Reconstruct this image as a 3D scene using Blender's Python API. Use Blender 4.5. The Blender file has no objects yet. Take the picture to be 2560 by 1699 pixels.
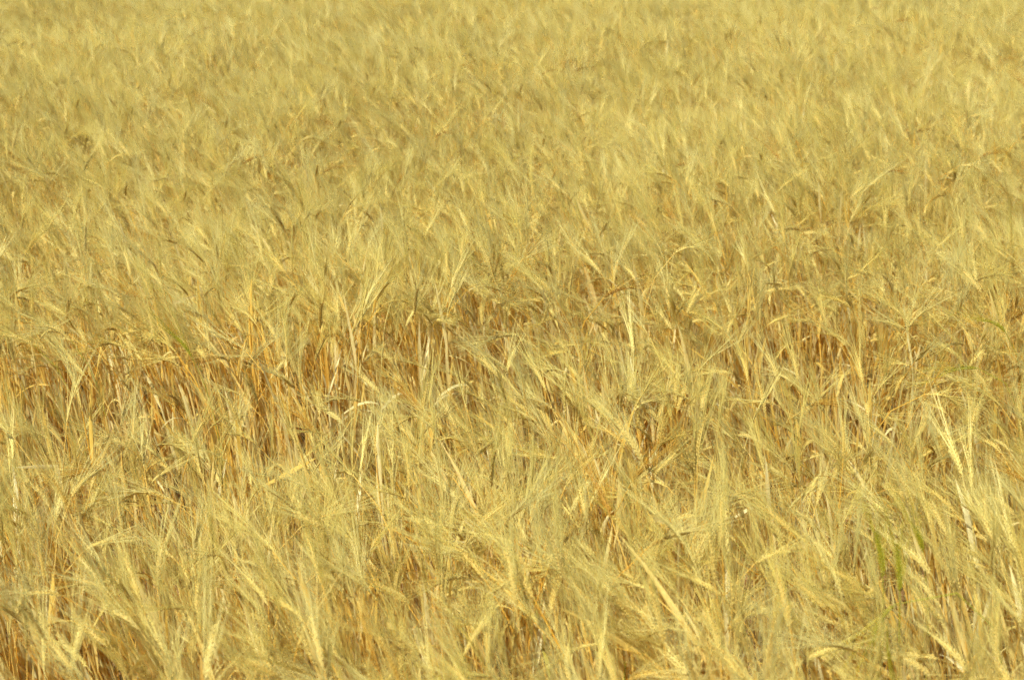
import bpy, math
import numpy as np
from mathutils import Vector, Matrix

R = math.radians
rng = np.random.default_rng(20240711)
scene = bpy.context.scene
col = scene.collection

# ------------------------------------------------------------------ camera
CANOPY = 0.78                      # height of the ears above the soil
CAM_Z = CANOPY + 1.38
PITCH = R(20.8)
LENS = 45.0
PW, PH = 2560.0, 1699.0            # photograph, for turning picture places into field places
FPX = PW * LENS / 36.0
cam_data = bpy.data.cameras.new('camera')
cam_data.lens = LENS
cam_data.sensor_width = 36.0
cam_data.clip_start = 0.05
cam_data.clip_end = 2000.0
cam_data.dof.use_dof = True
cam_data.dof.focus_distance = 3.3
cam_data.dof.aperture_fstop = 3.5
cam = bpy.data.objects.new('camera', cam_data)
cam.location = (0, 0, CAM_Z)
cam.rotation_euler = (math.pi / 2 - PITCH, 0, 0)
col.objects.link(cam)
scene.camera = cam

# ------------------------------------------------------------------ sky, sun, exposure
SUN_ELEV, SUN_AZ = R(58), R(-142)   # azimuth clockwise from +Y (straight ahead)
world = bpy.data.worlds.new('World')
scene.world = world
world.use_nodes = True
wn = world.node_tree
bg = wn.nodes['Background']
sky = wn.nodes.new('ShaderNodeTexSky')
sky.sky_type = 'NISHITA'
sky.sun_disc = False
sky.sun_elevation = SUN_ELEV
sky.sun_rotation = SUN_AZ
wn.links.new(sky.outputs[0], bg.inputs[0])
bg.inputs[1].default_value = 0.075
sun_data = bpy.data.lights.new('sun', 'SUN')
sun_data.energy = 4.8
sun_data.angle = R(0.5)
sun_data.color = (1.0, 0.98, 0.83)
sun = bpy.data.objects.new('sun', sun_data)
sdir = Vector((math.sin(SUN_AZ) * math.cos(SUN_ELEV), math.cos(SUN_AZ) * math.cos(SUN_ELEV), math.sin(SUN_ELEV)))
sun.rotation_euler = sdir.to_track_quat('Z', 'Y').to_euler()
sun.location = sdir * 30
col.objects.link(sun)
scene.view_settings.view_transform = 'Standard'
scene.view_settings.look = 'None'
scene.view_settings.exposure = 0.56
scene.view_settings.gamma = 1.0
scene.view_settings.use_curve_mapping = False
scene.cycles.max_bounces = 16
scene.cycles.diffuse_bounces = 14
scene.cycles.debug_use_spatial_splits = True
scene.cycles.denoising_prefilter = 'NONE'
scene.cycles.use_adaptive_sampling = True
scene.cycles.adaptive_threshold = 0.04
scene.cycles.adaptive_min_samples = 20
scene.cycles.transmission_bounces = 12

# ------------------------------------------------------------------ materials
def nodes_of(name):
    m = bpy.data.materials.new(name)
    m.use_nodes = True
    nt = m.node_tree
    return m, nt, nt.nodes['Principled BSDF'], nt.nodes['Material Output']

def ramp(nt, stops):
    r = nt.nodes.new('ShaderNodeValToRGB')
    el = r.color_ramp.elements
    while len(el) < len(stops):
        el.new(0.5)
    for e, (p, c) in zip(el, stops):
        e.position = p
        e.color = (*c, 1)
    return r

def straw_material(name, stops, mottle, rough, trans, scale=(260, 260, 22), spec=0.35):
    """dry plant tissue: every plant takes its own tint, long fibres mottle it, thin tissue lets light through"""
    m, nt, p, out = nodes_of(name)
    oi = nt.nodes.new('ShaderNodeObjectInfo')
    rp = ramp(nt, stops)
    ta = nt.nodes.new('ShaderNodeAttribute')
    ta.attribute_name = 'tint'
    ad = nt.nodes.new('ShaderNodeMath'); ad.operation = 'ADD'
    fr = nt.nodes.new('ShaderNodeMath'); fr.operation = 'FRACT'
    nt.links.new(oi.outputs['Random'], ad.inputs[0])
    nt.links.new(ta.outputs['Fac'], ad.inputs[1])
    nt.links.new(ad.outputs[0], fr.inputs[0])
    nt.links.new(fr.outputs[0], rp.inputs[0])
    tc = nt.nodes.new('ShaderNodeTexCoord')
    mp = nt.nodes.new('ShaderNodeMapping')
    mp.inputs['Scale'].default_value = scale
    nz = nt.nodes.new('ShaderNodeTexNoise')
    nz.inputs['Scale'].default_value = 1.0
    nz.inputs['Detail'].default_value = 3.0
    nt.links.new(tc.outputs['Object'], mp.inputs[0])
    nt.links.new(mp.outputs[0], nz.inputs[0])
    mr = nt.nodes.new('ShaderNodeMapRange')
    mr.inputs['From Min'].default_value = 0.3
    mr.inputs['From Max'].default_value = 0.7
    nt.links.new(nz.outputs[0], mr.inputs[0])
    mx = nt.nodes.new('ShaderNodeMix')
    mx.data_type = 'RGBA'
    mx.blend_type = 'MULTIPLY'
    nt.links.new(mr.outputs[0], mx.inputs[0])
    nt.links.new(rp.outputs[0], mx.inputs[6])
    mx.inputs[7].default_value = (*mottle, 1)
    nt.links.new(mx.outputs[2], p.inputs['Base Color'])
    p.inputs['Roughness'].default_value = rough
    p.inputs['Specular IOR Level'].default_value = spec
    if trans > 0:
        tr = nt.nodes.new('ShaderNodeBsdfTranslucent')
        nt.links.new(mx.outputs[2], tr.inputs[0])
        ms = nt.nodes.new('ShaderNodeMixShader')
        ms.inputs[0].default_value = trans
        nt.links.new(p.outputs[0], ms.inputs[1])
        nt.links.new(tr.outputs[0], ms.inputs[2])
        nt.links.new(ms.outputs[0], out.inputs[0])
    return m

M = {}
M['stem'] = straw_material('straw_stem', [(0.0, (0.80, 0.50, 0.07)), (0.25, (0.84, 0.59, 0.12)), (0.65, (0.87, 0.70, 0.23)), (1.0, (0.80, 0.48, 0.06))], (0.96, 0.80, 0.54), 0.6, 0.25, spec=0.15)
M['leaf'] = straw_material('straw_leaf', [(0.0, (0.83, 0.59, 0.125)), (0.3, (0.86, 0.67, 0.19)), (0.6, (0.88, 0.76, 0.32)), (0.93, (0.89, 0.81, 0.44)), (1.0, (0.82, 0.53, 0.095))], (0.95, 0.84, 0.64), 0.5, 0.45, spec=0.25)
M['ear'] = straw_material('straw_ear', [(0.0, (0.68, 0.52, 0.14)), (0.4, (0.74, 0.59, 0.18)), (0.8, (0.77, 0.64, 0.23)), (1.0, (0.66, 0.46, 0.10))], (0.86, 0.77, 0.58), 0.55, 0.22, (200, 200, 200))
M['awn'] = straw_material('straw_awn', [(0.0, (0.71, 0.60, 0.165)), (0.5, (0.76, 0.67, 0.235)), (0.95, (0.80, 0.735, 0.32)), (1.0, (0.66, 0.48, 0.11))], (0.95, 0.90, 0.80), 0.5, 0.45, (60, 60, 60), 0.2)
M['pale_stem'] = straw_material('bleached_stem', [(0.0, (0.74, 0.62, 0.20)), (1.0, (0.78, 0.68, 0.28))], (0.9, 0.84, 0.7), 0.5, 0.2)
M['pale_leaf'] = straw_material('bleached_leaf', [(0.0, (0.80, 0.72, 0.36)), (1.0, (0.84, 0.77, 0.44))], (0.93, 0.88, 0.78), 0.45, 0.35)
M['pale_ear'] = straw_material('bleached_ear', [(0.0, (0.73, 0.61, 0.19)), (1.0, (0.78, 0.67, 0.26))], (0.85, 0.78, 0.6), 0.55, 0.15, (200, 200, 200))
M['pale_awn'] = straw_material('bleached_awn', [(0.0, (0.78, 0.68, 0.23)), (1.0, (0.82, 0.74, 0.30))], (0.95, 0.9, 0.8), 0.45, 0.36, (60, 60, 60), 0.4)
M['green_stem'] = straw_material('green_stem', [(0.0, (0.32, 0.31, 0.03)), (1.0, (0.45, 0.40, 0.05))], (0.85, 0.85, 0.6), 0.5, 0.15)
M['green_leaf'] = straw_material('green_leaf', [(0.0, (0.40, 0.36, 0.035)), (1.0, (0.54, 0.45, 0.07))], (0.8, 0.85, 0.6), 0.5, 0.35)
M['green_ear'] = straw_material('green_ear', [(0.0, (0.31, 0.285, 0.018)), (1.0, (0.40, 0.35, 0.03))], (0.7, 0.76, 0.5), 0.5, 0.12, (200, 200, 200))
M['green_awn'] = straw_material('green_awn', [(0.0, (0.44, 0.39, 0.035)), (1.0, (0.54, 0.45, 0.06))], (0.9, 0.9, 0.7), 0.45, 0.3, (60, 60, 60))
M['brown_ear'] = straw_material('brown_ear', [(0.0, (0.40, 0.22, 0.030)), (1.0, (0.48, 0.29, 0.045))], (0.75, 0.65, 0.5), 0.6, 0.08, (200, 200, 200))
M['brown_awn'] = straw_material('brown_awn', [(0.0, (0.48, 0.28, 0.035)), (1.0, (0.58, 0.37, 0.055))], (0.85, 0.75, 0.6), 0.55, 0.2, (60, 60, 60))

def soil_material():
    m, nt, p, out = nodes_of('dry_soil')
    tc = nt.nodes.new('ShaderNodeTexCoord')
    nz = nt.nodes.new('ShaderNodeTexNoise')
    nz.inputs['Scale'].default_value = 9.0
    nz.inputs['Detail'].default_value = 9.0
    nz.inputs['Roughness'].default_value = 0.7
    nt.links.new(tc.outputs['Object'], nz.inputs[0])
    rp = ramp(nt, [(0.3, (0.22, 0.12, 0.042)), (0.55, (0.31, 0.18, 0.065)), (0.75, (0.40, 0.25, 0.10))])
    nt.links.new(nz.outputs[0], rp.inputs[0])
    nt.links.new(rp.outputs[0], p.inputs['Base Color'])
    bp = nt.nodes.new('ShaderNodeBump')
    bp.inputs['Distance'].default_value = 0.03
    nt.links.new(nz.outputs[0], bp.inputs['Height'])
    nt.links.new(bp.outputs[0], p.inputs['Normal'])
    p.inputs['Roughness'].default_value = 0.95
    return m
M['soil'] = soil_material()

# ------------------------------------------------------------------ picture place -> field place
def at(px, py, z):
    u, v = (px - PW / 2) / FPX, (py - PH / 2) / FPX
    d = Vector((u, math.cos(PITCH) - v * math.sin(PITCH), -math.sin(PITCH) - v * math.cos(PITCH)))
    return Vector((0, 0, CAM_Z)) + d * ((z - CAM_Z) / d.z)

def project(P):
    """field points (n,3) -> picture x, y, depth"""
    x, y, z = P[:, 0], P[:, 1], P[:, 2] - CAM_Z
    depth = y * math.cos(PITCH) - z * math.sin(PITCH)
    up = y * math.sin(PITCH) + z * math.cos(PITCH)
    return PW / 2 + FPX * x / depth, PH / 2 - FPX * up / depth, depth

# ------------------------------------------------------------------ ground
def build_ground():
    n = 90
    xs = np.concatenate([-np.geomspace(600, 4, 14), np.linspace(-3.6, 3.6, n), np.geomspace(4, 600, 14)])
    ys = np.concatenate([-np.geomspace(600, 1, 12), np.linspace(0, 9, n), np.geomspace(9.5, 900, 16)])
    X, Y = np.meshgrid(xs, ys)
    Z = 0.012 * np.sin(X * 9.1 + 1.3 * np.sin(Y * 5)) * np.cos(Y * 11.7) + rng.normal(0, 0.006, X.shape)
    Z -= 0.01
    v = np.stack([X, Y, Z], -1).reshape(-1, 3)
    w = len(xs)
    f = [(r * w + c, r * w + c + 1, (r + 1) * w + c + 1, (r + 1) * w + c) for r in range(len(ys) - 1) for c in range(w - 1)]
    me = bpy.data.meshes.new('ground')
    me.from_pydata(v.tolist(), [], f)
    me.materials.append(M['soil'])
    o = bpy.data.objects.new('ground', me)
    o['kind'] = 'structure'
    o['label'] = 'bare brown soil glimpsed deep between the barley stems'
    col.objects.link(o)
build_ground()

# ------------------------------------------------------------------ barley stalk builder
def norm(a):
    return a / (np.linalg.norm(a) + 1e-12)

def frames(P, up=np.array([0.0, 1.0, 0.0])):
    T = np.gradient(P, axis=0)
    T = T / np.linalg.norm(T, axis=1)[:, None]
    N = []
    n = up
    for t in T:
        n = norm(n - t * np.dot(n, t))
        N.append(n)
    N = np.array(N)
    return T, N, np.cross(T, N)

class Mesh:
    def __init__(s):
        s.v, s.f = [], []
    def add(s, v, f):
        o = len(s.v)
        s.v += [tuple(x) for x in v]
        s.f += [tuple(i + o for i in q) for q in f]
    def tube(s, P, rad, sides=4, flat=1.0, N0=None):
        P = np.asarray(P)
        T, N, B = frames(P, np.array([0.0, 1.0, 0.0]) if N0 is None else N0)
        v, f = [], []
        n = len(P)
        for i in range(n):
            for k in range(sides):
                a = 2 * math.pi * k / sides
                v.append(P[i] + rad[i] * (math.cos(a) * N[i] + flat * math.sin(a) * B[i]))
        for i in range(n - 1):
            for k in range(sides):
                k2 = (k + 1) % sides
                f.append((i * sides + k, i * sides + k2, (i + 1) * sides + k2, (i + 1) * sides + k))
        s.add(v, f)
    def spine(s, P, rad, sides=3, N0=None):
        """like tube, but closed to a point at the end (and at the start when its radius is 0)"""
        P = np.asarray(P)
        T, N, B = frames(P, np.array([0.0, 1.0, 0.0]) if N0 is None else N0)
        v, f, rows = [], [], []
        for i in range(len(P)):
            if rad[i] == 0:
                rows.append([len(v)]); v.append(P[i]); continue
            rows.append(list(range(len(v), len(v) + sides)))
            for k in range(sides):
                a = 2 * math.pi * k / sides
                v.append(P[i] + rad[i] * (math.cos(a) * N[i] + math.sin(a) * B[i]))
        for a, b in zip(rows[:-1], rows[1:]):
            for k in range(sides):
                k2 = (k + 1) % sides
                if len(a) == 1: f.append((a[0], b[k2], b[k]))
                elif len(b) == 1: f.append((a[k], a[k2], b[0]))
                else: f.append((a[k], a[k2], b[k2], b[k]))
        s.add(v, f)
    def ribbon(s, P, w, N0):
        """a flattened bristle tapering to a point"""
        P = np.asarray(P)
        T, N, B = frames(P, N0)
        n = len(P)
        v, f = [], []
        for i in range(n - 1):
            h = 0.5 * w * (1 - 0.75 * i / (n - 1))
            v += [P[i] - N[i] * h, P[i] + N[i] * h]
        v.append(P[-1])
        for i in range(n - 2):
            f.append((2 * i, 2 * i + 1, 2 * i + 3, 2 * i + 2))
        f.append((2 * n - 4, 2 * n - 3, 2 * n - 2))
        s.add(v, f)
    def mesh(s, name, mat, smooth=True):
        me = bpy.data.meshes.new(name)
        me.from_pydata(s.v, [], s.f)
        me.materials.append(mat)
        if smooth:
            me.polygons.foreach_set('use_smooth', [True] * len(me.polygons))
        me.update()
        return me

def bend_curve(p0, length, tilt, n, az=0.0):
    """polyline of given length whose tilt from the vertical at parameter t is tilt(t), bending in the +X direction"""
    t = np.linspace(0, 1, n)
    ds = length / (n - 1)
    P = [np.array(p0, float)]
    for i in range(n - 1):
        a = tilt((t[i] + t[i + 1]) / 2)
        P.append(P[-1] + ds * np.array([math.sin(a) * math.cos(az), math.sin(a) * math.sin(az), math.cos(a)]))
    return np.array(P)

def make_blade(g, p0, tdir, length, width, droop, twist, curl, n=8):
    """a dry leaf blade: a folded strip that tapers to a point, droops and twists"""
    d = norm(np.array(tdir, float))
    side = norm(np.cross(d, np.array([0, 0, 1.0])) + g.normal(0, 0.15, 3))
    P = [np.array(p0, float)]
    ds = length / (n - 1)
    kink = g.integers(3, n) if g.random() < 0.06 else -1
    hor = norm(np.array([d[0], d[1], 0.001]))
    for i in range(n - 1):
        d = norm(d + droop * (i / n) * (hor * 0.35 + np.array([0, 0, -0.55])) + g.normal(0, 0.03, 3))
        if i == kink:
            d = norm(d + np.array([g.normal(0, .6), g.normal(0, .6), -0.8]))
        P.append(P[-1] + d * ds)
    P = np.array(P)
    T, N, B = frames(P, side)
    v, f = [], []
    for i in range(n):
        t = i / (n - 1)
        w = width * (0.55 + 0.45 * min(1, t * 5)) * (1 - t ** 2.4) ** 0.9 * 0.5 + 0.0002
        a = twist * t ** 1.3
        sd = math.cos(a) * N[i] + math.sin(a) * B[i]
        nn = -math.sin(a) * N[i] + math.cos(a) * B[i]
        v += [P[i] - sd * w + nn * w * curl, P[i], P[i] + sd * w + nn * w * curl]
    for i in range(n - 1):
        for k in range(2):
            f.append((i * 3 + k, i * 3 + k + 1, i * 3 + k + 4, i * 3 + k + 3))
    return v, f

POST = {  # lean, peduncle bend, ear bend (degrees)
    'upright': ((0, 7), (2, 14), (2, 14)),
    'leaning': ((3, 11), (16, 38), (8, 26)),
    'arched': ((3, 12), (38, 62), (24, 48)),
    'nodding': ((2, 10), (62, 86), (45, 75)),
}

def make_form(seed, posture, height=0.76, tint='straw', leaves=None, ear_len=None, roll=None, leaf_scale=1.0, lo=False, bend=None, blades=()):
    """meshes for one barley stalk standing at the origin and bending towards +X"""
    g = np.random.default_rng(seed)
    pl, pb, pe = POST[posture]
    lean, pb, pe = R(g.uniform(*pl)), R(g.uniform(*pb)), R(g.uniform(*pe))
    if bend:
        lean, pb, pe = bend
    H = height
    # arc length that lets the highest point come near the wanted height
    tilt = lambda t: lean * (0.4 + 0.6 * t) + pb * max(0.0, (t - 0.62) / 0.38) ** 2.2
    wob = g.normal(0, 0.004, 2)
    n = 11
    Lst = H
    for _ in range(4):
        S = bend_curve((0, 0, 0), Lst, tilt, n)
        Lst *= H / S[:, 2].max()
    tt = np.linspace(0, 1, n)
    S[:, 0] += wob[0] * np.sin(tt * 5) * tt
    S[:, 1] += wob[1] * np.sin(tt * 6 + 1) * tt + g.normal(0, 0.012) * tt ** 2
    r = 0.0019 - 0.0007 * tt
    r[-1] = 0.0009
    sh = g.uniform(0.62, 0.88)                    # the sheath of the top leaf wraps the stem up to here
    stem = Mesh()
    stem.tube(S, r, 4)
    # joints on the stem
    for q in (0.18, 0.42):
        i = q * (n - 1)
        a, b = int(i), i - int(i)
        c = S[a] * (1 - b) + S[a + 1] * b
        d = norm(S[a + 1] - S[a])
        stem.tube([c - d * 0.004, c, c + d * 0.004], [0.0017, 0.0027, 0.0017], 4)
    # ear
    EL = ear_len or g.uniform(0.068, 0.092)
    base_t = lean + pb
    E = bend_curve(S[-1], EL, lambda t: base_t + pe * t ** 1.1, 10)
    E[:, 1] += np.linspace(0, 1, 10) ** 2 * g.normal(0, 0.006)
    ro = g.uniform(0, math.pi) if roll is None else roll
    T, N, B = frames(E)
    ca, sa = math.cos(ro), math.sin(ro)
    SD = ca * N + sa * B
    FN = -sa * N + ca * B
    core = Mesh()
    core.tube(E[::3], [0.0010, 0.0021, 0.0021, 0.0006], 4)
    grains, awns = Mesh(), Mesh()
    ng = int(EL / 0.0034)
    for k in range(ng):
        t = (k + 0.5) / ng
        i = min(8, int(t * 9)); b = t * 9 - i
        c = E[i] * (1 - b) + E[i + 1] * b
        tg = norm(T[i]); sd = SD[i] * (1 if k % 2 else -1); fn = FN[i]
        size = (0.72 + 0.28 * math.sin(math.pi * min(1, t * 1.25 + 0.1))) * g.uniform(0.92, 1.08)
        ax = norm(tg * math.cos(0.31) + sd * math.sin(0.31) + fn * g.normal(0, 0.06))
        p0 = c + sd * 0.0012
        gl = 0.0108 * size
        rr = np.array([0, 0.95, 0.85, 0]) * 0.0018 * size
        grains.spine([p0 + ax * gl * q for q in (0, 0.28, 0.65, 1.0)], rr, 4, fn)
        # awn from the tip of the grain
        if lo and k % 2 == 0 and k % 4 == 0:
            continue
        for extra in range(2 if g.random() < 0.28 else 1):      # and often a second, finer one beside it
            AL = g.uniform(0.11, 0.175) * (1.0 - 0.22 * t)
            out = g.uniform(0.03, 0.24) * (1.1 - 0.5 * t)
            d = norm(tg + sd * out + fn * g.normal(0, 0.07 + 0.07 * extra))
            p = p0 + ax * gl * (0.95 - 0.3 * extra)
            q = [p]
            bow = 0.3 * (sd * g.normal(0.02, 0.05) + fn * g.normal(0, 0.04) + np.array([0, 0, -0.035]))
            m = 7
            for j in range(m - 1):
                d = norm(d + bow)
                q.append(q[-1] + d * AL / (m - 1))
            awns.ribbon(q, 0.0010 - 0.0002 * extra, norm(g.normal(0, 1, 3)))
    # leaves
    nl = g.choice([1, 2, 3], p=[0.05, 0.35, 0.60]) if leaves is None else leaves
    LV = []
    spots = [sh, sh - 0.15, sh - 0.3, sh - 0.1]
    for j in range(nl):
        i = spots[j] * (n - 1)
        a, b = int(i), i - int(i)
        c = S[a] * (1 - b) + S[a + 1] * b
        d = norm(S[a + 1] - S[a])
        az = g.uniform(0, 2 * math.pi)
        stiff = g.random() < (0.94 if j == 0 else 0.8)
        dv = R(g.uniform(3, 18)) if stiff else R(g.uniform(25, 65))
        td = d * math.cos(dv) + np.array([math.cos(az), math.sin(az), 0]) * math.sin(dv)
        L = g.uniform(0.12, 0.21) * leaf_scale if stiff else g.uniform(0.08, 0.15)
        lf = Mesh()
        lf.add(*make_blade(g, c, td, L, g.uniform(0.0085, 0.0142), g.uniform(0, 0.07) if stiff else g.uniform(0.3, 1.1),
                           g.normal(0, 0.9), g.uniform(0.2, 0.8)))
        lo_i = max(0, a - 2)                     # the sheath below the blade wraps the stem
        W = [S[k] for k in range(lo_i, a + 1)] + [c]
        lf.tube(W, [0.0024] + [0.0031] * (len(W) - 2) + [0.0036], 5)
        LV.append(lf)
    for q, td, L, wd, dr, tw in blades:          # blades with a shape of their own
        i = q * (n - 1)
        a, b = int(i), i - int(i)
        lf = Mesh()
        lf.add(*make_blade(g, S[a] * (1 - b) + S[a + 1] * b, td, L, wd, dr, tw, 0.45, 12))
        LV.append(lf)
    pre = {'straw': ('stem', 'leaf', 'ear', 'awn'), 'green': ('green_stem', 'green_leaf', 'green_ear', 'green_awn'),
           'brown': ('stem', 'leaf', 'brown_ear', 'brown_awn'), 'turning': ('green_stem', 'leaf', 'ear', 'awn'),
           'pale': ('pale_stem', 'pale_leaf', 'pale_ear', 'pale_awn')}[tint]
    return dict(stem=stem, leaves=LV, ear=core, grains=grains, awns=awns, mats=[M[k] for k in pre], posture=posture,
                tint=tint, nl=nl, path=np.concatenate([S[-3:], E]), tip=E[-1] + T[-1] * 0.09, height=H, ear0=S[-1], ear1=E[-1])

def realise(fm, tag):
    """separate part meshes, shared by all copies of this form"""
    ms = fm['mats']
    fm['parts'] = [('stem', fm['stem'].mesh('stem' + tag, ms[0]))]
    fm['parts'] += [('leaf', l.mesh('leaf' + tag, ms[1])) for l in fm['leaves']]
    fm['ear_mesh'] = fm['ear'].mesh('ear' + tag, ms[2])
    fm['grain_mesh'] = fm['grains'].mesh('grains' + tag, ms[2], smooth=True)
    fm['awn_mesh'] = fm['awns'].mesh('awns' + tag, ms[3])
    return fm

def flat_arrays(fm):
    """the same stalk as arrays, for the mass of the field"""
    v, f, mi = [], [], []
    for part, k in [(fm['stem'], 0)] + [(l, 1) for l in fm['leaves']] + [(fm['ear'], 2), (fm['grains'], 2), (fm['awns'], 3)]:
        o = len(v)
        v += part.v
        f += [tuple(i + o for i in q) for q in part.f]
        mi += [k] * len(part.f)
    return np.array(v), f, np.array(mi)

def place_stalk(fm, loc, rz, scale, tiltxy, label, name='barley_stalk', group='ripe barley stalks standing nearest the viewer'):
    o = bpy.data.objects.new(name, None)
    o.empty_display_size = 0.05
    o.location = loc
    o.rotation_euler = (tiltxy[0], tiltxy[1], rz)
    o.scale = (scale,) * 3
    o['label'] = label
    o['category'] = 'barley'
    o['group'] = group
    col.objects.link(o)
    for nm, me in fm['parts']:
        c = bpy.data.objects.new(nm, me)
        c.parent = o
        col.objects.link(c)
    e = bpy.data.objects.new('ear', fm['ear_mesh'])
    e.parent = o
    col.objects.link(e)
    for nm, me in (('grains', fm['grain_mesh']), ('awns', fm['awn_mesh'])):
        c = bpy.data.objects.new(nm, me)
        c.parent = e
        c['kind'] = 'stuff'
        col.objects.link(c)
    return o

# ------------------------------------------------------------------ the forms
FORMS = []
def add_forms(posture, count, **kw):
    for i in range(count):
        k = dict(kw)
        k['height'] = float(np.clip(rng.normal(k.pop('h', 0.76), 0.045), 0.5, 0.9))
        FORMS.append(make_form(1000 + len(FORMS), posture, **k))
add_forms('upright', 18)
add_forms('leaning', 24)
add_forms('arched', 11)
add_forms('nodding', 6)
add_forms('leaning', 6, h=0.62, leaves=3)
add_forms('upright', 5, h=0.62, leaves=3)
add_forms('leaning', 2, tint='brown', h=0.74)
add_forms('arched', 2, tint='brown', h=0.74)
add_forms('leaning', 3, tint='pale', h=0.76)
add_forms('arched', 2, tint='turning', h=0.72)
add_forms('leaning', 2, tint='green', h=0.70)
FW = np.array([{'straw': 1.0, 'brown': 0.16, 'pale': 1.9, 'turning': 0.35, 'green': 0.16}[f['tint']] for f in FORMS])
FW /= FW.sum()

# ------------------------------------------------------------------ where the stalks stand
def vnoise(x, y, s, seed):
    g = np.random.default_rng(seed)
    tab = g.random((64, 64))
    X, Y = np.asarray(x) / s + 31.7, np.asarray(y) / s + 11.3
    xi, yi = np.floor(X).astype(int), np.floor(Y).astype(int)
    fx, fy = X - xi, Y - yi
    fx, fy = fx * fx * (3 - 2 * fx), fy * fy * (3 - 2 * fy)
    q = lambda a, b: tab[a % 64, b % 64]
    return (q(xi, yi) * (1 - fx) + q(xi + 1, yi) * fx) * (1 - fy) + (q(xi, yi + 1) * (1 - fx) + q(xi + 1, yi + 1) * fx) * fy

LEFT = math.pi - 0.25                      # the way the wind has laid most of the ears

def gust(g, n, spread=1.0, loose=0.28):
    az = LEFT + g.normal(0, spread, n)
    k = g.random(n) < loose
    az[k] = g.uniform(0, 2 * math.pi, k.sum())
    return az

def turn(az, tx, ty):
    return Matrix.Rotation(ty, 3, 'Y') @ Matrix.Rotation(tx, 3, 'X') @ Matrix.Rotation(az, 3, 'Z')

# a tuft is a square of crop about a foot wide; its stalks are real, the field repeats the tufts turned and resized
CELL = 0.30
DENS = 480
FA = []
for f in FORMS:
    v, fc, mi = flat_arrays(f)
    FA.append((v, fc, mi))
ALLM = ['stem', 'leaf', 'ear', 'awn', 'pale_stem', 'pale_leaf', 'pale_ear', 'pale_awn', 'green_stem', 'green_leaf', 'green_ear', 'green_awn', 'brown_ear', 'brown_awn']
MI = {M[k].name: i for i, k in enumerate(ALLM)}

def make_tuft(seed, dens, hmul, name):
    g = np.random.default_rng(seed)
    n = int(dens * CELL * CELL * 1.25)
    x = g.uniform(-CELL * 0.62, CELL * 0.62, n)
    y = g.uniform(-CELL * 0.62, CELL * 0.62, n)
    cl = vnoise(x + seed * 3.1, y, 0.07, 17)
    k = g.random(n) < np.clip(0.45 + 0.75 * cl, 0, 1)
    x, y = x[k], y[k]
    n = len(x)
    ids = g.choice(len(FORMS), n, p=FW)
    az = gust(g, n)
    V, F, MT, o = [], [], [], 0
    TINT = []
    for i in range(n):
        v, fc, mi = FA[ids[i]]
        sc = g.normal(1, 0.045) * hmul
        m = np.array(turn(az[i], g.normal(0, 0.05), -0.05 + g.normal(0, 0.055))) * sc
        V.append(v @ m.T + np.array([x[i], y[i], 0]))
        F += [tuple(q + o for q in fq) for fq in fc]
        lut = np.array([MI[mm.name] for mm in FORMS[ids[i]]['mats']])
        MT.append(lut[mi])
        TINT.append(np.full(len(v), g.random(), np.float32))
        o += len(v)
    me = bpy.data.meshes.new(name)
    me.from_pydata(np.concatenate(V).tolist(), [], F)
    for kname in ALLM:
        me.materials.append(M[kname])
    mt = np.concatenate(MT)
    me.polygons.foreach_set('material_index', mt.astype(np.int32))
    me.polygons.foreach_set('use_smooth', np.ones(len(mt), bool))
    at_ = me.attributes.new('tint', 'FLOAT', 'POINT')
    at_.data.foreach_set('value', np.concatenate(TINT))
    me.update()
    return me

lib = bpy.data.collections.new('barley_tufts')
NFULL, NTHIN = 24, 6
for k in range(NFULL + NTHIN):
    nm = 'barley_tuft_%03d' % k
    me = make_tuft(300 + k, DENS if k < NFULL else DENS * 0.18, 1.0 if k < NFULL else 0.72, nm)
    lib.objects.link(bpy.data.objects.new(nm, me))
TRIS = sum(sum(len(p.vertices) - 2 for p in o.data.polygons) for o in lib.objects)

# a thin line runs across the field in the middle of the picture, where the lower stems show
line = [at(px, py, 0.45) for px, py in [(-900, 1040), (0, 1070), (350, 1110), (700, 1140), (1000, 1100), (1400, 1060), (1750, 1050), (2150, 1080), (2560, 1130), (3500, 1200)]]
lx = np.array([p.x for p in line]); ly = np.array([p.y for p in line])
CX, CY = [], []
y, j = 0.7, 0
while y < 28:
    w = 0.40 * y + 1.35
    step = CELL if y < 4.5 else CELL * 0.86 if y < 13.5 else CELL * 1.7
    nx = int(2 * w / step)
    CX += list(-w + (np.arange(nx) + 0.5 * (j % 2) + 0.25) * 2 * w / nx + rng.normal(0, 0.05, nx))
    CY += list(y + rng.normal(0, 0.05, nx))
    y += step
    j += 1
CX, CY = np.array(CX), np.array(CY)
gap = np.interp(CX, lx, ly) - CY                       # metres in front of the line
thin = np.clip(1.5 - 1.5 * np.abs(gap - 0.28) / 0.31, 0, 1) * (0.50 + 0.65 * vnoise(CX, CY, 0.7, 5))
sparse = vnoise(CX, CY, 0.45, 21)
is_thin = (rng.random(len(CX)) < thin * 1.35) | (sparse > np.where(CY < 3.6, 0.80, 0.88))
form = np.where(is_thin, NFULL + rng.integers(0, NTHIN, len(CX)), rng.integers(0, NFULL, len(CX)))
SZ = (0.93 + 0.16 * vnoise(CX, CY, 0.9, 3)) * rng.normal(1, 0.025, len(CX))
SZ *= 1 + 0.05 * np.exp(-((gap + 0.22) / 0.3) ** 2) - 0.07 * np.exp(-((gap - 0.85) / 0.35) ** 2)
RZ = (vnoise(CX, CY, 0.9, 7) - 0.5) * 2.0 + rng.normal(0, 0.45, len(CX))
TXC = 0.32 * (vnoise(CX, CY, 1.7, 13) - 0.5) + rng.normal(0, 0.03, len(CX))
TYC = -0.16 * vnoise(CX, CY, 1.4, 9) + rng.normal(0, 0.03, len(CX))

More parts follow.
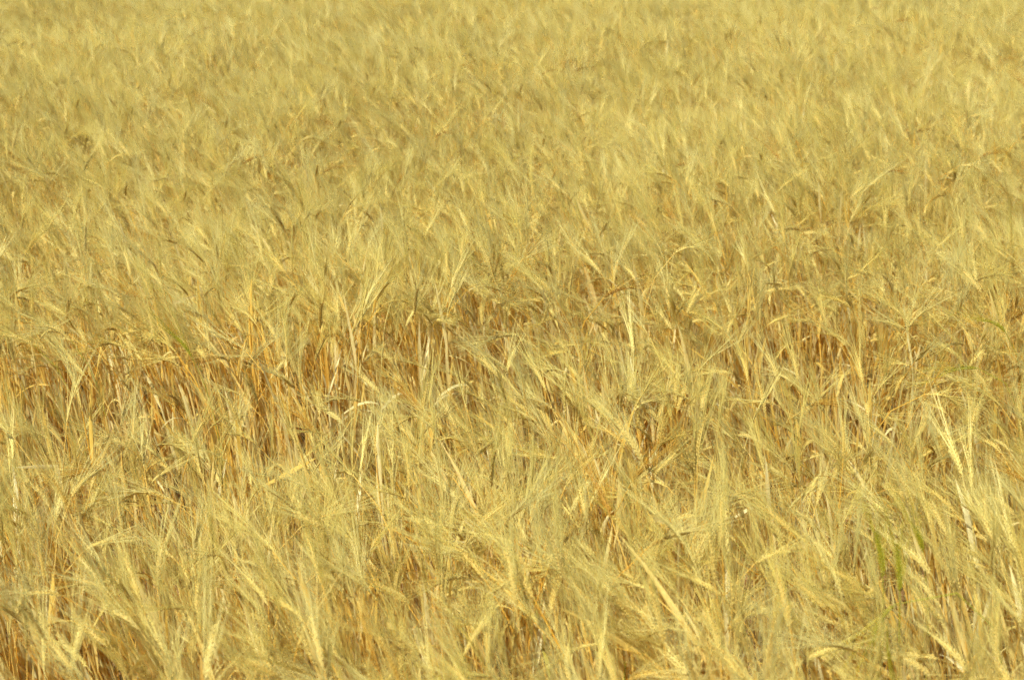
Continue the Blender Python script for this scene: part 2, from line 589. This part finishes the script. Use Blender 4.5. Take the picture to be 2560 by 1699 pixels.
me = bpy.data.meshes.new('barley_field')
me.vertices.add(len(CX))
me.vertices.foreach_set('co', np.stack([CX, CY, np.zeros(len(CX))], -1).astype(np.float32).ravel())
eul = np.array([turn(RZ[i], TXC[i], TYC[i]).to_euler('XYZ') for i in range(len(CX))], dtype=np.float32)
a = me.attributes.new('turn', 'FLOAT_VECTOR', 'POINT'); a.data.foreach_set('vector', eul.ravel())
a = me.attributes.new('size', 'FLOAT', 'POINT'); a.data.foreach_set('value', SZ.astype(np.float32))
a = me.attributes.new('form', 'INT', 'POINT'); a.data.foreach_set('value', form.astype(np.int32))
field = bpy.data.objects.new('barley_field', me)
field['kind'] = 'stuff'
field['label'] = 'dense golden barley crop filling the whole field behind the nearest stalks'
col.objects.link(field)
ng = bpy.data.node_groups.new('sow_barley', 'GeometryNodeTree')
ng.interface.new_socket('Geometry', in_out='INPUT', socket_type='NodeSocketGeometry')
ng.interface.new_socket('Geometry', in_out='OUTPUT', socket_type='NodeSocketGeometry')
gi, go = ng.nodes.new('NodeGroupInput'), ng.nodes.new('NodeGroupOutput')
ci = ng.nodes.new('GeometryNodeCollectionInfo')
ci.inputs['Collection'].default_value = lib
ci.inputs['Separate Children'].default_value = True
ci.inputs['Reset Children'].default_value = True
iop = ng.nodes.new('GeometryNodeInstanceOnPoints')
iop.inputs['Pick Instance'].default_value = True
def named(nm, ty):
    n = ng.nodes.new('GeometryNodeInputNamedAttribute')
    n.data_type = ty
    n.inputs[0].default_value = nm
    return n.outputs[0]
ng.links.new(gi.outputs[0], iop.inputs['Points'])
ng.links.new(ci.outputs[0], iop.inputs['Instance'])
ng.links.new(named('form', 'INT'), iop.inputs['Instance Index'])
ng.links.new(named('turn', 'FLOAT_VECTOR'), iop.inputs['Rotation'])
ng.links.new(named('size', 'FLOAT'), iop.inputs['Scale'])
ng.links.new(iop.outputs[0], go.inputs[0])
field.modifiers.new('sow_barley', 'NODES').node_group = ng

# ------------------------------------------------------------------ stalks with a look of their own
HEROES = []
def hero(base, tip, tint, label, hz=0.76, ear_curve=25, leaves=1, seed=1, ear_len=0.08, blades=(), name='barley_stalk', group=None):
    """a stalk whose ear starts at one place of the field and points the given way across the view"""
    B = at(base[0], base[1], hz)
    dx, up = tip[0] - base[0], base[1] - tip[1]
    side = 1 if dx >= 0 else -1
    ang = math.atan2(abs(dx), up / math.cos(PITCH))
    pe = R(ear_curve)
    lean = R(4)
    pb = ang - pe / 2 - lean
    f = make_form(seed, 'leaning', height=hz, tint=tint, leaves=leaves, ear_len=ear_len, roll=math.pi / 2, bend=(lean, pb, pe),
                  blades=[(q, (d[0] * side, d[1] * side, d[2]), *r) for q, d, *r in blades])
    realise(f, '_own_%d' % seed)
    az = 0 if side > 0 else math.pi
    e = f['ear0']
    ex, ey = (e[0], e[1]) if side > 0 else (-e[0], -e[1])
    o = place_stalk(f, (B.x - ex, B.y - ey, B.z - e[2]), 0, 1.0, (0, 0), label, name, group or 'ripe barley stalks standing nearest the viewer')
    o.location.z = 0.0
    o.scale = (1, 1, B.z / e[2])
    o.rotation_euler = (0, 0, az)
    HEROES.append((B.x, B.y))
    return o

GG = 'unripe green barley stalks among the ripe crop'
hero((2208, 1445), (2178, 1329), 'green', 'green unripe barley stalk, left of the upright green pair at lower right', ear_curve=12, seed=9001, leaves=2, ear_len=0.095, hz=0.96, group=GG)
hero((2250, 1478), (2228, 1365), 'green', 'green unripe barley stalk, right of the upright green pair at lower right', ear_curve=10, seed=9002, leaves=2, ear_len=0.095, hz=0.97, group=GG)
hero((2236, 1510), (2198, 1590), 'green', 'green barley stalk with ear hanging straight down below the upright green pair', ear_curve=40, seed=9003, leaves=0, hz=0.94, group=GG)
hero((2308, 1380), (2280, 1310), 'green', 'small yellow-green barley ear just right of the upright green pair, lower right', ear_curve=12, seed=9004, hz=0.90, ear_len=0.06, group=GG)
hero((176, 848), (112, 812), 'turning', 'yellow-green barley stalk with ear arched left, near the left edge', ear_curve=40, seed=9005, hz=0.91, ear_len=0.085, group=GG)
hero((480, 892), (428, 826), 'green', 'lone bright green barley ear leaning left above the orange gap on the left', ear_curve=25, seed=9006, leaves=0, ear_len=0.09, hz=0.90, group=GG)
hero((84, 862), (-4, 830), 'turning', 'yellow-green barley stalk bent left across the left edge of the picture', ear_curve=30, seed=9007, hz=0.85, ear_len=0.09, group=GG)
hero((2514, 830), (2444, 798), 'green', 'green barley ear arched left near the right edge, upper of two', ear_curve=45, seed=9008, leaves=0, hz=0.87, ear_len=0.085, group=GG)
hero((2444, 920), (2374, 930), 'green', 'green barley ear lying level near the right edge, lower of two', ear_curve=30, seed=9009, leaves=0, hz=0.85, ear_len=0.085, group=GG)
hero((1578, 1206), (1614, 1164), 'brown', 'dark brown barley ear tilted right, right of the picture centre in the lower half', ear_curve=15, seed=9010, hz=0.87, ear_len=0.06)
hero((600, 1060), (560, 980), 'straw', 'barley stalk with one broad bleached dry leaf slanting up right, left of centre', ear_curve=20, seed=9011, hz=0.87, leaves=0,
     blades=[(0.80, (0.85, 0.0, 0.42), 0.17, 0.017, 0.02, 1.2)])
hero((1960, 1360), (1900, 1280), 'pale', 'bleached barley stalk with one wide whitish upright leaf in the lower right', ear_curve=20, seed=9012, hz=0.86, leaves=0,
     blades=[(0.66, (0.12, 0.0, 1.0), 0.17, 0.016, 0.0, 0.5), (0.55, (-0.1, 0.05, 1.0), 0.15, 0.012, 0.0, -0.4)])
for k, (b, t, w) in enumerate([((2262, 822), (2140, 778), 'ear lying level to the left'), ((2266, 812), (2225, 735), 'ear leaning left'),
                               ((2272, 815), (2330, 750), 'ear leaning right'), ((2268, 830), (2270, 745), 'ear standing straight up')]):
    hero(b, t, 'pale', 'bleached barley stalk, ' + w + ', in the pale fan at right mid-height', ear_curve=14, seed=9020 + k, hz=0.83 + 0.012 * k, leaves=1)
for k, (b, t, w) in enumerate([((1118, 1325), (1010, 1285), 'ear reaching far left'), ((1122, 1318), (1085, 1225), 'ear leaning left'),
                               ((1130, 1320), (1150, 1230), 'ear standing upright'), ((1290, 1365), (1185, 1325), 'arched ear pointing left from the right')]):
    hero(b, t, 'pale', 'bleached barley stalk, ' + w + ', in the pale fan low centre', ear_curve=18, seed=9030 + k, hz=0.84 + 0.01 * k, leaves=1)
hero((1255, 1640), (1215, 1560), 'turning', 'green-stemmed barley stalk with straw ear at the bottom edge, left of centre', ear_curve=12, seed=9040, hz=0.77, leaves=2, group=GG)

# ------------------------------------------------------------------ the stalks that show largest, one by one
TENTH = ['at the left edge', 'one tenth across', 'two tenths across', 'three tenths across', 'four tenths across', 'halfway across',
         'six tenths across', 'seven tenths across', 'eight tenths across', 'nine tenths across', 'at the right edge']
def place_words(x, y):
    a = TENTH[int(np.clip(round(10 * x / PW), 0, 10))]
    u = 1 - y / PH
    b = ('on the bottom edge' if u < 0.07 else 'near the bottom edge' if u < 0.15 else 'a fifth up' if u < 0.235 else
         'over a quarter up' if u < 0.315 else 'over a third up' if u < 0.40 else 'below mid-height' if u < 0.48 else 'at mid-height')
    return a + ', ' + b
POSE = {'upright': 'erect', 'leaning': 'slanting', 'arched': 'arched', 'nodding': 'drooping'}
TINT = {'straw': 'golden', 'brown': 'brown-eared', 'pale': 'bleached', 'green': 'green', 'turning': 'green-stemmed'}
used, tries, made = set(), 0, 0
SX, SY = [], []
while made < 272 and tries < 20000:
    tries += 1
    y = 1.7 + 2.6 * rng.random() ** 1.4
    x = rng.uniform(-1, 1) * 0.42 * (y + 0.25)
    if any((x - a) ** 2 + (y - b) ** 2 < 0.055 ** 2 for a, b in zip(SX, SY)):
        continue
    gp = np.interp(x, lx, ly) - y
    if abs(gp - 0.32) < 0.28 and rng.random() < 0.8:
        continue
    if any(abs(x - a) < 0.07 and -0.02 < b - y < 0.30 for a, b in HEROES):
        continue
    k = int(rng.choice(len(FORMS), p=FW))
    f = FORMS[k]
    if f['height'] < 0.69 or (f['posture'] in ('arched', 'nodding') and rng.random() < 0.35):
        continue
    sc = float(rng.normal(1.02, 0.03))
    m = turn(float(gust(rng, 1)[0]), rng.normal(0, 0.05), -0.06 + rng.normal(0, 0.05))
    P = np.array([f['ear0'], f['ear1']]) * sc @ np.array(m).T + np.array([x, y, 0])
    px, py, dp = project(P)
    mx, my = px.mean(), py.mean()
    if not (10 < mx < PW - 10 and 600 < my < PH - 15):
        continue
    dx, dy = (px[1] - px[0]) * dp.mean() / FPX, (py[0] - py[1]) * dp.mean() / FPX
    way = 'left' if dx < -0.018 else 'right' if dx > 0.018 else ('upward' if dy > 0.01 else 'downward')
    lab = '%s %s barley stalk, ear pointing %s, %s' % (POSE[f['posture']], TINT[f['tint']], way, place_words(mx, my))
    if lab in used:
        continue
    used.add(lab)
    SX.append(x); SY.append(y)
    if 'parts' not in f:
        realise(f, '_%03d' % k)
    o = place_stalk(f, (x, y, 0), 0, sc, (0, 0), lab)
    o.rotation_euler = m.to_euler('XYZ')
    made += 1
print('tufts', len(CX), 'tuft triangles', TRIS, 'stalks', made, max(len(l.split()) for l in used))
